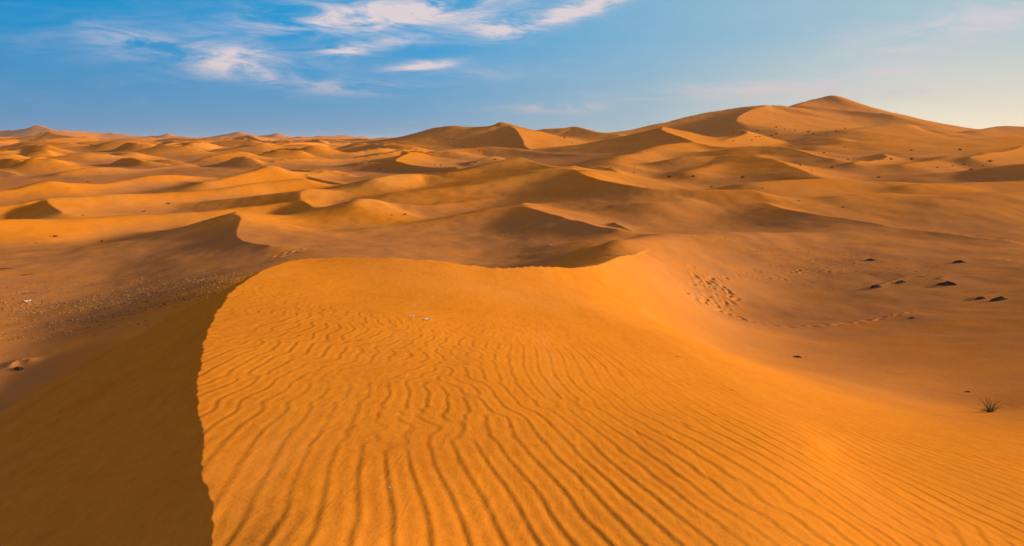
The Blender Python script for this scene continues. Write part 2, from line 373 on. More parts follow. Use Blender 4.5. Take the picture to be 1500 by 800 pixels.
# far left
dune([(-40, 208, 1500), (0, 204, 1500), (35, 202.5, 1500), (58, 198, 1520), (71, 194.5, 1540), (90, 199, 1500), (130, 204, 1450)], W(0.3), W(0.2))
dune([(60, 212, 1100), (80, 207, 1120), (105, 204.5, 1120), (130, 207, 1100), (143, 215, 950), (153, 222, 800)], W(0.3), S(0.4))
dune([(250, 211, 1500), (290, 207, 1500), (318, 203.5, 1520), (340, 199, 1550), (356, 196, 1560), (365, 195.5, 1560), (382, 203, 1500), (420, 208, 1450)], W(0.3), W(0.25))
dune([(425, 208, 1700), (445, 205.5, 1700), (462, 203, 1700), (485, 206, 1700), (520, 209, 1650)], W(0.3), W(0.25))
dune([(-60, 188, 4200), (0, 190, 4200), (20, 189.5, 4200), (40, 187, 4200), (55, 181.5, 4200), (66, 185, 4150), (80, 188, 4100), (110, 190.5, 4200), (150, 192.5, 4300), (172, 195, 4300), (200, 199, 4300)], W(0.3), W(0.22))
dune([(185, 199, 4800), (225, 199.5, 4800), (247, 197, 4800), (262, 200, 4800), (300, 202, 4800), (330, 197.5, 4700), (350, 194, 4700), (375, 199, 4700)], W(0.3), W(0.22))
dune([(375, 200, 4700), (392, 197, 4700), (408, 195, 4700), (420, 197, 4700), (445, 203, 4700)], W(0.3), W(0.22))
#DUNES_END

# little transverse dunes that nobody could list, scattered over the sea of sand
def scatter_dunes():
    r = random.Random(5)
    n = 0
    while n < 230:
        d = math.exp(r.uniform(math.log(230), math.log(5200)))
        a = r.uniform(-0.78, 0.86)
        if a > -0.15 and d > 420 and a < 0.75: 
            if d < 1600: continue
        if a > -0.02 and d < 420: continue
        if a <= -0.02 and d < 300 and r.random() < 0.6: continue
        x0 = math.sin(a) * d; y0 = math.cos(a) * d
        L = d * r.uniform(0.05, 0.13); hd = R(r.uniform(-35, 75))
        h = d ** 0.62 * r.uniform(0.055, 0.15) * (1.5 if d > 2500 else 1)
        pts = []
        k = r.uniform(-0.5, 0.7)
        for i in range(5):
            t = i / 4 - 0.5
            pts.append((x0 + math.cos(hd + k * t) * L * t, y0 + math.sin(hd + k * t) * L * t + r.uniform(-1, 1) * L * 0.03,
                        (0.25 + 0.75 * math.cos(t * 2.6)) * h * r.uniform(0.85, 1.1)))
        DUNES.append((pts, W(0.28), S(0.5) if r.random() < 0.4 else W(0.22), -1.0))
        n += 1
scatter_dunes()

def side_dunes():
    """the sea of sand goes on to both sides of the frame"""
    r = random.Random(17)
    for k in range(64):
        left = k % 2 == 0
        d = math.exp(r.uniform(math.log(120 if left else 420), math.log(3200)))
        a = r.uniform(-1.3, -0.80) if left else r.uniform(0.84, 1.35)
        x0 = math.sin(a) * d; y0 = math.cos(a) * d; L = d * r.uniform(0.10, 0.2); hd = R(r.uniform(-10, 80)); h = d ** 0.62 * r.uniform(0.10, 0.22)
        pts = [(x0 + math.cos(hd + .4 * (i / 4 - .5)) * L * (i / 4 - .5), y0 + math.sin(hd + .4 * (i / 4 - .5)) * L * (i / 4 - .5),
                (0.25 + 0.75 * math.cos((i / 4 - .5) * 2.6)) * h) for i in range(5)]
        DUNES.append((pts, W(0.28), W(0.22), -1.0))
side_dunes()

def prepare_dunes(log=False):
    out = []
    for di, (pts, lf, rt, soft) in enumerate(DUNES):
        if soft == -1.0:
            w = resample(np.array(pts, float), 4); A = w[:, 2]; soft_ = 0.1
        else:
            w = resample([P(*a) for a in pts], 5); soft_ = soft
            bz, _ = base_terrain(w[:, 0].copy(), w[:, 1].copy())
            A = w[:, 2] - bz
            if log: print('dune', di, pts[0][:2], 'A', np.round(A[::5], 1))
            A = np.clip(A, 0.05, None)
        amax = A.max()
        reach = 2.0 * amax / min(lf[0], rt[0]) + 2
        out.append((di, w, A, lf, rt, soft, soft_, amax, w[:, 0].min() - reach, w[:, 0].max() + reach, w[:, 1].min() - reach, w[:, 1].max() + reach))
    return out
VERBOSE = False
PREP = prepare_dunes()

def one_dune(d, x, y):
    (di, w, A, lf, rt, soft, soft_, amax, x0, x1, y0, y1) = d
    sc_ = max(amax, 0.5); wl = sc_ * 7.0
    dist, cr, (a,) = poly_dist(x, y, w, A[:, None])
    side = np.clip(cr, -1, 1)
    # the measured crest stays put, the flanks wander
    dist = np.clip(dist + sc_ * 1.3 * fbm(x / wl, y / wl, di, 1) * smooth(0, 5 * sc_, dist), 0, None)
    if soft_ > 0: dist = np.sqrt(dist**2 + (soft_ * sc_ * 1.2)**2) - soft_ * sc_ * 1.2
    gs = []
    for sl, sh in (lf, rt):
        t = dist * sl / a
        if sh == 's': g = 0.14 * np.log1p(np.exp((1 - t) / 0.14)) / (0.14 * math.log1p(math.exp(1 / 0.14)))
        else:
            g = np.clip(1 - t * 0.62, 0, 1); g = g * g
        gs.append(g)
    wl_ = 0.5 + 0.5 * side; wl_ = wl_ * wl_ * (3 - 2 * wl_)
    return a * (gs[0] * wl_ + gs[1] * (1 - wl_))

PW = 4.0
def add_dunes(x, y, z0, skip=-1):
    acc = np.zeros(x.shape)
    for d in PREP:
        x0, x1, y0, y1 = d[8:]
        if d[0] == skip: continue
        m = (x > x0) & (x < x1) & (y > y0) & (y < y1)
        if not m.any(): continue
        h = one_dune(d, x[m], y[m]); h2 = h * h; acc[m] += h2 * h2
    return z0 + acc ** (1 / PW)

def settle_dunes(log=False):
    """lower each crest by what its neighbours already give there, so that it ends at its measured height"""
    for it in range(2):
        for k, d in enumerate(PREP):
            if d[5] == -1.0: continue
            d = list(d); w = d[1]
            bz, _ = base_terrain(w[:, 0].copy(), w[:, 1].copy())
            T = w[:, 2] - bz
            O = add_dunes(w[:, 0].copy(), w[:, 1].copy(), np.zeros(len(w)), skip=d[0])
            A = np.clip(np.clip(T, 0, None) ** PW - O ** PW, 0, None) ** (1 / PW)
            d[2] = np.maximum(A, np.maximum(0.25 * T, 0.1))
            if log and it == 1 and (O > T + 0.3).any(): print('buried', d[0], 'T', np.round(T[::5], 1), 'O', np.round(O[::5], 1))
            PREP[k] = tuple(d)
settle_dunes(VERBOSE)

# ---- wind ripples of the foreground: a Swift-Hohenberg pattern with its forks and ends
RX0, RX1, RY0, RY1, RN = -7.0, 13.0, 1.0, 19.0, 768
def make_ripples():
    xs = np.linspace(RX0, RX1, RN, endpoint=False); ys = np.linspace(RY0, RY1, RN, endpoint=False)
    X, Y = np.meshgrid(xs, ys)
    lam = 0.185
    dx, dy = (RX1 - RX0) / RN, (RY1 - RY0) / RN
    bend = Y - 8.0 - 1.1 * (X + 4)
    # bearing of the ripple lines over the ground, then the pattern relaxes with diffusion along it
    phi = -0.15 - 0.16 * smooth(-1, 4, X) + 0.75 * smooth(-1.5, 5.5, bend) + 0.85 * fbm(X * 0.60, Y * 0.40, 41, 3)
    tx, ty = np.sin(phi), np.cos(phi)
    ph = X + 0.16 * Y - 0.7 * 2.0 * np.log1p(np.exp(bend / 2.0)) + 0.42 * fbm(X * 0.40, Y * 0.30, 43, 2) + 0.07 * fbm(X * 1.7, Y * 1.0, 44, 2)
    u = np.cos(2 * np.pi * ph / lam) * 0.12 + rng.normal(0, 0.30, X.shape)
    kx = np.fft.rfftfreq(RN, dx) * 2 * np.pi; ky = np.fft.fftfreq(RN, dy) * 2 * np.pi
    KX, KY = np.meshgrid(kx, ky)
    k2 = (KX**2 + KY**2) * (lam / (2 * np.pi))**2
    dt = 0.6; E = 1.0 / (1 - dt * (0.35 - (1 - k2)**2))
    cxx, cyy, cxy = tx * tx / dx**2, ty * ty / dy**2, 2 * tx * ty / (4 * dx * dy)
    Dd = 0.22 * min(dx, dy)**2
    for i in range(54):
        u = np.fft.irfft2((np.fft.rfft2(u - dt * u**3)) * E, s=u.shape)
        for k in range(1 if i % 2 else 0):
            l_, r_ = np.roll(u, 1, 1), np.roll(u, -1, 1); d_, t_ = np.roll(u, 1, 0), np.roll(u, -1, 0)
            u = u + Dd * (cxx * (l_ + r_ - 2 * u) + cyy * (d_ + t_ - 2 * u) + cxy * (np.roll(r_, -1, 0) + np.roll(l_, 1, 0) - np.roll(r_, 1, 0) - np.roll(l_, -1, 0)))
    u /= np.abs(u).max() * 0.8
    U = np.fft.fftshift(np.fft.fft2(u)); h = RN // 2
    U = np.pad(U, ((h, h), (h, h)))
    return np.real(np.fft.ifft2(np.fft.ifftshift(U))) * 4
RIP = make_ripples()

def samp(u, x, y):
    N = len(u); fx = np.clip((x - RX0) / (RX1 - RX0) * N, 0, N - 2.001); fy = np.clip((y - RY0) / (RY1 - RY0) * N, 0, N - 2.001)
    i = fx.astype(int); j = fy.astype(int); a = fx - i; b = fy - j
    return (u[j, i] * (1 - a) + u[j, i + 1] * a) * (1 - b) + (u[j + 1, i] * (1 - a) + u[j + 1, i + 1] * a) * b

def ripples(x, y):
    m = (x > RX0 + .5) & (x < RX1 - .5) & (y > RY0 + .3) & (y < RY1 - .5)
    z = np.zeros(x.shape); xm, ym = x[m], y[m]
    xm = xm + 0.035 * fbm(xm * 2.1, ym * 1.5, 51, 2)
    u0 = samp(RIP, xm, ym)
    u = samp(RIP, xm + 0.036 * u0, ym)            # lean the crests over to the left: steep lee, long back
    amp = 0.0031 * smooth(17.0, 6.0, ym + 0.30 * xm) * smooth(RX1 - .5, 7.5, xm) * smooth(RY0 + .3, RY0 + .8, ym)
    amp = amp * (0.80 + 1.1 * fbm(xm * 0.7, ym * 0.5, 77, 2)) * smooth(RX0 + .5, RX0 + 1.5, xm)
    z[m] = u * np.clip(amp, 0, None)
    return z

def footprints(x, y, dist_scale=1.0):
    """trodden hollows, each with a little thrown-up rim"""
    z = np.zeros(x.shape)
    for (fx, fy, a, s) in PRINTS:
        m = (np.abs(x - fx) < 1.0) & (np.abs(y - fy) < 1.2)
        if not m.any(): continue
        dx = x[m] - fx; dy = y[m] - fy
        c, sn = math.cos(a), math.sin(a)
        u = (dx * c + dy * sn) / (0.12 * s); v = (-dx * sn + dy * c) / (0.24 * s)
        r2 = u * u + v * v
        z[m] += -0.065 * s * np.exp(-r2) + 0.022 * s * np.exp(-(np.sqrt(r2) - 1.7)**2 * 2.5)
    return z
PRINTS = []
def track(pts, step=0.62, side=0.14, s=1.0, seed=1, z=None):
    r = random.Random(seed)
    w = resample(pts, 10); d = np.r_[0, np.cumsum(np.hypot(np.diff(w[:, 0]), np.diff(w[:, 1])))]
    k = 0; t = 0.0
    while t < d[-1]:
        x = np.interp(t, d, w[:, 0]); y = np.interp(t, d, w[:, 1])
        x2 = np.interp(t + .3, d, w[:, 0]); y2 = np.interp(t + .3, d, w[:, 1])
        a = math.atan2(y2 - y, x2 - x)
        sd = side if k % 2 else -side
        PRINTS.append((x - math.sin(a) * sd + r.uniform(-.05, .05), y + math.cos(a) * sd + r.uniform(-.05, .05), a - math.pi / 2, s * r.uniform(.8, 1.15)))
        t += step * r.uniform(.85, 1.2); k += 1
def trample(pts, n, spread, s=1.0, seed=2):
    r = random.Random(seed)
    w = resample(pts, 10)
    for i in range(n):
        q = w[r.randrange(len(w))]
        PRINTS.append((q[0] + r.gauss(0, spread), q[1] + r.gauss(0, spread), r.uniform(0, 3.1), s * r.uniform(.7, 1.3)))
track([P(*a) for a in [(700, 337, 70), (800, 334, 70), (870, 342, 66), (930, 349, 61), (1010, 352, 59), (1080, 351, 60)]], s=0.75, seed=3)
track([P(*a) for a in [(1070, 461, 37.5), (1120, 476, 35), (1180, 482, 34.5), (1240, 484, 34.5), (1290, 482, 35), (1330, 476, 36)]], seed=4)
trample([P(*a) for a in [(1030, 400, 44.5), (1045, 412, 43), (1058, 425, 41.5), (1045, 440, 40), (1035, 455, 38)]], 46, 0.8, seed=5)
trample([P(*a) for a in [(1005, 452, 37.5), (1030, 458, 37.5), (1060, 455, 38)]], 26, 0.45, seed=6)
trample([P(*a) for a in [(1080, 405, 46), (1130, 395, 48), (1180, 388, 50), (1225, 386, 51)]], 34, 0.9, s=.8, seed=7)
track([P(*a) for a in [(1400, 400, 54), (1440, 403, 52), (1470, 408, 51), (1500, 412, 50)]], seed=8)
track([P(*a) for a in [(400, 372, 50), (440, 366, 53), (470, 362, 55)]], seed=9)

def height(x, y, detail=True, want_coarse_shade=False):
    shp = x.shape; x = x.ravel().astype(float); y = y.ravel().astype(float)
    z, v, fg = base_terrain(x, y, True)
    z = add_dunes(x, y, z)
    d = np.hypot(x, y)
    # long, low swells so that nothing is a clean mathematical surface
    z += smooth(28, 60, d) * 0.22 * fbm(x / 9, y / 9, 91, 3)
    z += smooth(24, 40, d) * smooth(260, 120, d) * 0.055 * fbm(x / 2.4, y / 3.6, 93, 3)
    z += smooth(150, 320, d) * 1.5 * fbm(x / 45, y / 45, 95, 3)
    z += smooth(900, 2500, d) * 12 * fbm(x / 300, y / 300, 99, 3)
    z += smooth(5, 12, d) * 0.05 * fbm(x / 2.6, y / 3.4, 12, 2)
    if detail:
        z += ripples(x, y)
        z += footprints(x, y)
    if want_coarse_shade:       # browner, coarser sand lies on the interdune floors; up centre and right dunes it paints shade
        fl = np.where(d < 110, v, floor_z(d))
        thr = 2.0 + 4.5 * smooth(-0.22, 0.08, x / np.maximum(y, 1)) * smooth(900, 300, d)  # brown climbs higher at centre and right, shade put into the colour
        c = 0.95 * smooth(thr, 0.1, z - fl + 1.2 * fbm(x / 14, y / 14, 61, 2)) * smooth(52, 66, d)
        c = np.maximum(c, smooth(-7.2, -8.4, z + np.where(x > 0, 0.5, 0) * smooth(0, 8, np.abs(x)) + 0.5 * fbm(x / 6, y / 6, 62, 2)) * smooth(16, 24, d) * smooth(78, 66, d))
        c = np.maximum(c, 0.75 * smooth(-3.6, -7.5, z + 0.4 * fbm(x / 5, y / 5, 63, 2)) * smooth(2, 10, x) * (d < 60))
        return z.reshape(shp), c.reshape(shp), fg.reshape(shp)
    return z.reshape(shp)

def gz(x, y):
    return float(height(np.array([x]), np.array([y]))[0])

def build_ground():
    hi = R(46)
    ca = np.linspace(-hi, hi, NCOL)
    cb = np.linspace(hi, 2 * math.pi - hi, 110)[1:-1]
    azs = np.r_[ca, cb]
    rs = [0.6]
    while rs[-1] < 42000:
        d = rs[-1]
        if d < 2.2: s = 0.05
        elif d < 24: s = max(d * d / (1.9 * 683) * 0.95, 0.012)
        elif d < 62: s = 0.22
        else: s = min(d * d / 6800 * 0.8, d * 0.0085)
        if d > 5500: s = d * 0.05
        s *= RSTEP
        rs.append(d + s)
    rs = np.array(rs)
    nr, nc = len(rs), len(azs)
    print('grid', nr, nc, nr * nc)
    A, Rr = np.meshgrid(azs, rs)
    X = np.sin(A) * Rr; Y = np.cos(A) * Rr
    from concurrent.futures import ThreadPoolExecutor
    with ThreadPoolExecutor(4) as ex:
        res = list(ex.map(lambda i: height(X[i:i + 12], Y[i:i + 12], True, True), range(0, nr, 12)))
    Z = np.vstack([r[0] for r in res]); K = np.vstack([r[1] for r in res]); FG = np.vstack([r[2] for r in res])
    print('heights', round(time.time() - T0, 1))
    # vertex normals of the whole sheet, so that the pieces it is divided into meet without a seam
    dr = np.stack([np.gradient(Q, axis=0) for Q in (X, Y, Z)], -1)
    da = np.stack([np.roll(Q, -1, 1) - np.roll(Q, 1, 1) for Q in (X, Y, Z)], -1)
    N = np.cross(da, dr); N /= np.linalg.norm(N, axis=-1, keepdims=True) + 1e-12
    N *= np.sign(N[..., 2:3] + 1e-9)
    co = np.stack([X, Y, Z], -1).reshape(-1, 3)
    co = np.vstack([co, [[0, 0, float(Z[0].mean())]]]).astype(np.float32)
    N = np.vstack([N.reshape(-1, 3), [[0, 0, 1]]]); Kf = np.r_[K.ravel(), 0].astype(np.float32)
    idx = np.arange(nr * nc).reshape(nr, nc)
    nx = np.roll(idx, -1, axis=1)
    q = np.stack([idx[:-1], nx[:-1], nx[1:], idx[1:]], -1).reshape(-1, 4)
    qx, qy, qd = X[:-1].ravel(), Y[:-1].ravel(), Rr[:-1].ravel()
    reg = np.zeros(len(q), int)                                   # 0 dune field
    reg[FG[:-1].ravel()] = 1                                      # 1 the dune we stand on
    u, w = qx / np.maximum(qy, 1), qy
    reg[(qy > 590) & (qd < 2300) & (u > 0.10)] = 2                # 2 great dune on the right
    reg[(qy > 2300) & (qy < 9000)] = 3                            # 3 far range
    objs = []
    for k, name in ((1, 'foreground_dune'), (0, 'dune_field'), (2, 'great_dune'), (3, 'distant_dunes')):
        f = q[reg == k]
        tri = np.stack([np.full(nc, nr * nc), nx[0], idx[0]], -1) if k == 1 else np.zeros((0, 3), int)
        used = np.unique(np.r_[f.ravel(), tri.ravel()])
        rm = np.zeros(len(co), np.int32); rm[used] = np.arange(len(used))
        me = bpy.data.meshes.new(name)
        me.vertices.add(len(used)); me.vertices.foreach_set('co', co[used].ravel())
        loops = np.r_[rm[f].ravel(), rm[tri].ravel()].astype(np.int32)
        me.loops.add(len(loops)); me.loops.foreach_set('vertex_index', loops)
        npoly = len(f) + len(tri)
        me.polygons.add(npoly)
        me.polygons.foreach_set('loop_start', np.r_[np.arange(len(f)) * 4, f.size + np.arange(len(tri)) * 3].astype(np.int32))
        me.update(calc_edges=True)
        at = me.attributes.new('coarse_shade', 'FLOAT', 'POINT'); at.data.foreach_set('value', Kf[used])
        me.polygons.foreach_set('use_smooth', np.ones(npoly, bool))
        me.normals_split_custom_set_from_vertices(N[used].astype(np.float32))
        o = bpy.data.objects.new(name, me); C.objects.link(o); tag(o, kind='structure')
        objs.append(o)
    print('split', round(time.time() - T0, 1))
    return objs
NCOL, RSTEP = 1020, 1.0

def sand_material():
    m = bpy.data.materials.new('sand'); m.use_nodes = True
    t = NT(m.node_tree); b = t.n['Principled BSDF']
    g = t.node('ShaderNodeNewGeometry'); pos = g.outputs['Position']
    base = (0.79, 0.215, 0.014, 1); pale = (0.78, 0.245, 0.036, 1); red = (0.68, 0.160, 0.011, 1)
    n1 = t.noise(pos, 0.05, 4, 0.55)
    n2 = t.noise(pos, 0.9, 5, 0.6)
    n3 = t.noise(pos, 55.0, 3, 0.7)
    col = t.mix(t.mapr(n1, 0.38, 0.66), base, pale)
    col = t.mix(t.math('MULTIPLY', t.mapr(n2, 0.45, 0.75), 0.4), col, red)
    n4 = t.noise(pos, 7.0, 5, 0.7)
    col = t.mix(t.math('MULTIPLY', t.mapr(n4, 0.48, 0.70), 0.30), col, (0.50, 0.125, 0.012, 1))
    col = t.mix(t.math('MULTIPLY', t.mapr(n3, 0.5, 0.8), 0.35), col, (0.38, 0.10, 0.015, 1))
    mps = t.node('ShaderNodeMapping'); t.link(pos, mps.inputs[0]); mps.inputs['Rotation'].default_value = (0, 0, R(-62)); mps.inputs['Scale'].default_value = (0.9, 0.09, 0.5)
    st = t.noise(mps.outputs[0], 1.0, 6, 0.65, 0.4)      # streaks of darker, heavier grains laid out by the wind
    col = t.mix(t.math('MULTIPLY', t.mapr(st, 0.50, 0.72), 0.38), col, (0.60, 0.150, 0.016, 1))
    col = t.mix(t.math('MULTIPLY', t.mapr(st, 0.46, 0.28), 0.30), col, (0.80, 0.27, 0.050, 1))
    at = t.node('ShaderNodeAttribute'); at.attribute_name = 'coarse_shade'
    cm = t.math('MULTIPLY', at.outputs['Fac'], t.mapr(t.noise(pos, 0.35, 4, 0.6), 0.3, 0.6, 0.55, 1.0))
    col = t.mix(cm, col, (0.53, 0.172, 0.045, 1))  # brown of the floor sand and of the painted shade
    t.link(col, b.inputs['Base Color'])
    b.inputs['Roughness'].default_value = 0.85
    b.inputs['Specular IOR Level'].default_value = 0.0
    # grain and faint relief
    bp = t.node('ShaderNodeBump'); bp.inputs['Strength'].default_value = 0.35; bp.inputs['Distance'].default_value = 0.004
    t.link(t.noise(pos, 140.0, 2, 0.6), bp.inputs['Height'])
    bp2 = t.node('ShaderNodeBump'); bp2.inputs['Strength'].default_value = 0.5; bp2.inputs['Distance'].default_value = 0.03
    t.link(t.noise(pos, 2.3, 5, 0.62), bp2.inputs['Height']); t.link(bp.outputs[0], bp2.inputs['Normal'])
    mpg = t.node('ShaderNodeMapping'); t.link(pos, mpg.inputs[0]); mpg.inputs['Rotation'].default_value = (0, 0, R(12)); mpg.inputs['Scale'].default_value = (6.5, 1.3, 3.0)
    bp3 = t.node('ShaderNodeBump'); bp3.inputs['Strength'].default_value = 0.55; bp3.inputs['Distance'].default_value = 0.012
    t.link(t.noise(mpg.outputs[0], 1.0, 4, 0.55, 0.8), bp3.inputs['Height']); t.link(bp2.outputs[0], bp3.inputs['Normal'])
    t.link(bp3.outputs[0], b.inputs['Normal'])
    return m

GROUND = build_ground()
SAND = sand_material()
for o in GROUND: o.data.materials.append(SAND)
print('terrain built', round(time.time() - T0, 1), 's')

# ------------------------------------------------------------------ things standing or lying on the sand
def on_sand(pts):
    """where lines of sight measured in the photograph meet the sand"""
    D = np.exp(np.linspace(math.log(2.2), math.log(2500), 1500))
    rr = np.array([ray(px, py) for px, py in pts]); k = D[None, :] / rr[:, 1:2]
    X = rr[:, :1] * k; Yy = np.broadcast_to(D, X.shape).copy(); Zr = rr[:, 2:] * k
    H = height(X, Yy, detail=False); out = []
    for i in range(len(pts)):
        hit = np.nonzero(H[i] >= Zr[i])[0]; j = hit[0] if len(hit) else 900
        out.append((float(X[i, j]), float(Yy[i, j])))
    xs = np.array([o[0] for o in out]); ys = np.array([o[1] for o in out])
    return list(zip(xs, ys, height(xs, ys)))

def plain(name, col, rough=0.9, var=0.35, scale=20.0):
    m = bpy.data.materials.new(name); m.use_nodes = True; t = NT(m.node_tree); b = t.n['Principled BSDF']
    tc = t.node('ShaderNodeTexCoord'); g = t.node('ShaderNodeNewGeometry')
    n = t.noise(tc.outputs['Object'], scale, 4, 0.6)
    f = t.math('ADD', t.math('MULTIPLY', n, 0.6), t.math('MULTIPLY', g.outputs['Random Per Island'], 0.4))
    lo = tuple(c * (1 - var) for c in col); hi = tuple(min(1, c * (1 + var)) for c in col)
    t.link(t.ramp(f, [(0.25, lo), (0.75, hi)]), b.inputs['Base Color'])
    b.inputs['Roughness'].default_value = rough; b.inputs['Specular IOR Level'].default_value = 0.1
    return m

class MB:
    def __init__(s): s.v = []; s.f = []
    def tube(s, pts, rads, n=3):
        base = len(s.v)
        for i, (p, r) in enumerate(zip(pts, rads)):
            p = Vector(p); a = Vector(pts[min(i + 1, len(pts) - 1)]) - Vector(pts[max(i - 1, 0)])
            a.normalize(); u = a.orthogonal().normalized(); w = a.cross(u)
            for k in range(n):
                t = 2 * math.pi * k / n; s.v.append(tuple(p + (u * math.cos(t) + w * math.sin(t)) * r))
        for i in range(len(pts) - 1):
            for k in range(n):
                a = base + i * n + k; b = base + i * n + (k + 1) % n
                s.f.append((a, b, b + n, a + n))
        s.f.append(tuple(base + (len(pts) - 1) * n + k for k in range(n)))
        s.f.append(tuple(base + k for k in reversed(range(n))))
    def leaf(s, p, d, L, w):
        p = Vector(p); d = Vector(d).normalized(); u = d.orthogonal().normalized() * w
        b = len(s.v); s.v += [tuple(p), tuple(p + d * L * .45 + u), tuple(p + d * L), tuple(p + d * L * .45 - u)]
        s.f.append((b, b + 1, b + 2, b + 3))
    def mesh(s, name, mat, smooth_=False):
        me = bpy.data.meshes.new(name); me.from_pydata(s.v, [], s.f); me.update()
        me.materials.append(mat)
        if smooth_: me.polygons.foreach_set('use_smooth', np.ones(len(me.polygons), bool))
        return me

M_BUSH = plain('dry_olive_brush', (0.17, 0.088, 0.032)); M_TWIG = plain('dead_twig', (0.095, 0.050, 0.022), scale=60)
M_CLOD = plain('dark_crust', (0.085, 0.038, 0.017), scale=9, var=.6); M_STONE = plain('gravel', (0.36, 0.145, 0.038), var=0.55)
M_GRASS = plain('green_grass', (0.16, 0.17, 0.04), scale=30); M_DRYG = plain('straw_grass', (0.26, 0.17, 0.06), scale=30)
M_PAPER = plain('white_paper', (0.80, 0.76, 0.70), var=0.06)

def bush_mesh(seed):
    """a unit-wide thorny desert bush: stems fanning from one root, sprays of small leaves, gaps between"""
    r = random.Random(seed); m = MB()
    for i in range(20):
        a = r.uniform(0, 6.283); t = r.uniform(0.15, 1.25); L = r.uniform(0.28, 0.55)
        d = Vector((math.cos(a) * math.sin(t), math.sin(a) * math.sin(t), math.cos(t) * 0.8))
        p0 = Vector((r.uniform(-.05, .05), r.uniform(-.05, .05), -0.04)); p1 = p0 + d * L * .5 + Vector((0, 0, .03)); p2 = p0 + d * L
        m.tube([p0, p1, p2], [.016, .011, .004])
        for k in range(15):
            q = p0 + d * L * r.uniform(.3, 1.05) + Vector([r.gauss(0, .05) for _ in range(3)])
            m.leaf(q, (r.gauss(0, 1), r.gauss(0, 1), r.uniform(-.2, 1)), r.uniform(.06, .13), r.uniform(.014, .03))
    return m.mesh('desert_shrub', M_BUSH)
BUSH = [bush_mesh(40 + i) for i in range(5)]

def clod_mesh(seed, flat=0.34):
    """a low hump of crusted sand and dead brush, ragged at its edge, twigs poking out"""
    r = random.Random(seed); m = MB(); nr_, na = 6, 18
    for i in range(nr_ + 1):
        t = i / nr_
        for k in range(na):
            a = 2 * math.pi * k / na
            w = 0.5 * t * (1 + 0.22 * math.sin(2 * a + seed) + 0.13 * math.sin(5 * a + seed * 2) + r.uniform(-.07, .07))
            m.v.append((w * math.cos(a), w * 0.62 * math.sin(a), flat * (1 - t ** 2.6) * (0.8 + r.uniform(-.2, .2)) - 0.05 * t + 0.05 * math.sin(3 * a + seed)))
    for i in range(nr_):
        for k in range(na):
            a = i * na + k; b = i * na + (k + 1) % na; m.f.append((a, b, b + na, a + na)[::-1])
    for i in range(16):
        a = r.uniform(0, 6.283); q = r.uniform(.1, .42); p = Vector((q * math.cos(a), q * .6 * math.sin(a), flat * .5 * (1 - q)))
        d = Vector((r.gauss(0, 1), r.gauss(0, 1), r.uniform(.2, .9))).normalized() * r.uniform(.08, .2)
        m.tube([p, p + d * .6, p + d + Vector((0, 0, -.02))], [.012, .009, .004])
    return m.mesh('brush_clump', M_CLOD)
CLOD = [clod_mesh(i) for i in (1, 2, 3)]

def stick_mesh(seed):
    r = random.Random(seed); m = MB(); pts = []
    for i in range(8):
        t = i / 7; pts.append((t - .5, .05 * math.sin(t * 5 + seed) + r.uniform(-.012, .012), .03 + .05 * math.sin(t * 3.1) + r.uniform(-.01, .01)))
    m.tube(pts, [.020, .026, .024, .022, .019, .015, .011, .005], 5)
    for i in (2, 4, 5):
        p = Vector(pts[i]); d = Vector((.12, r.choice((-1, 1)) * .09, .05)); m.tube([p, p + d * .6, p + d], [.010, .007, .003], 4)
    return m.mesh('dead_stick', M_TWIG)
STICK = [stick_mesh(3), stick_mesh(8)]

def scrap_mesh(seed):
    """crumpled sheet with a little thickness"""
    r = random.Random(seed); m = MB(); n = 5; top = {}
    for side in (0, 1):
        for i in range(n):
            for j in range(n):
                if side == 0: top[i, j] = (i / (n - 1) - .5 + r.uniform(-.05, .05), (j / (n - 1) - .5) * .6 + r.uniform(-.05, .05), .10 + r.uniform(-.09, .12) + .25 * abs(i / 4 - .5))
                x, y, z = top[i, j]; m.v.append((x, y, z - .02 * side))
    N = n * n
    for i in range(n - 1):
        for j in range(n - 1):
            a = i * n + j; q = (a, a + n, a + n + 1, a + 1); m.f += [q, tuple(N + k for k in reversed(q))]
    ring = [i * n for i in range(n)] + [(n - 1) * n + j for j in range(1, n)] + [i * n + n - 1 for i in range(n - 2, -1, -1)] + [j for j in range(n - 2, 0, -1)]
    for a, b in zip(ring, ring[1:] + ring[:1]): m.f.append((b, a, a + N, b + N))
    return m.mesh('paper_scrap', M_PAPER)

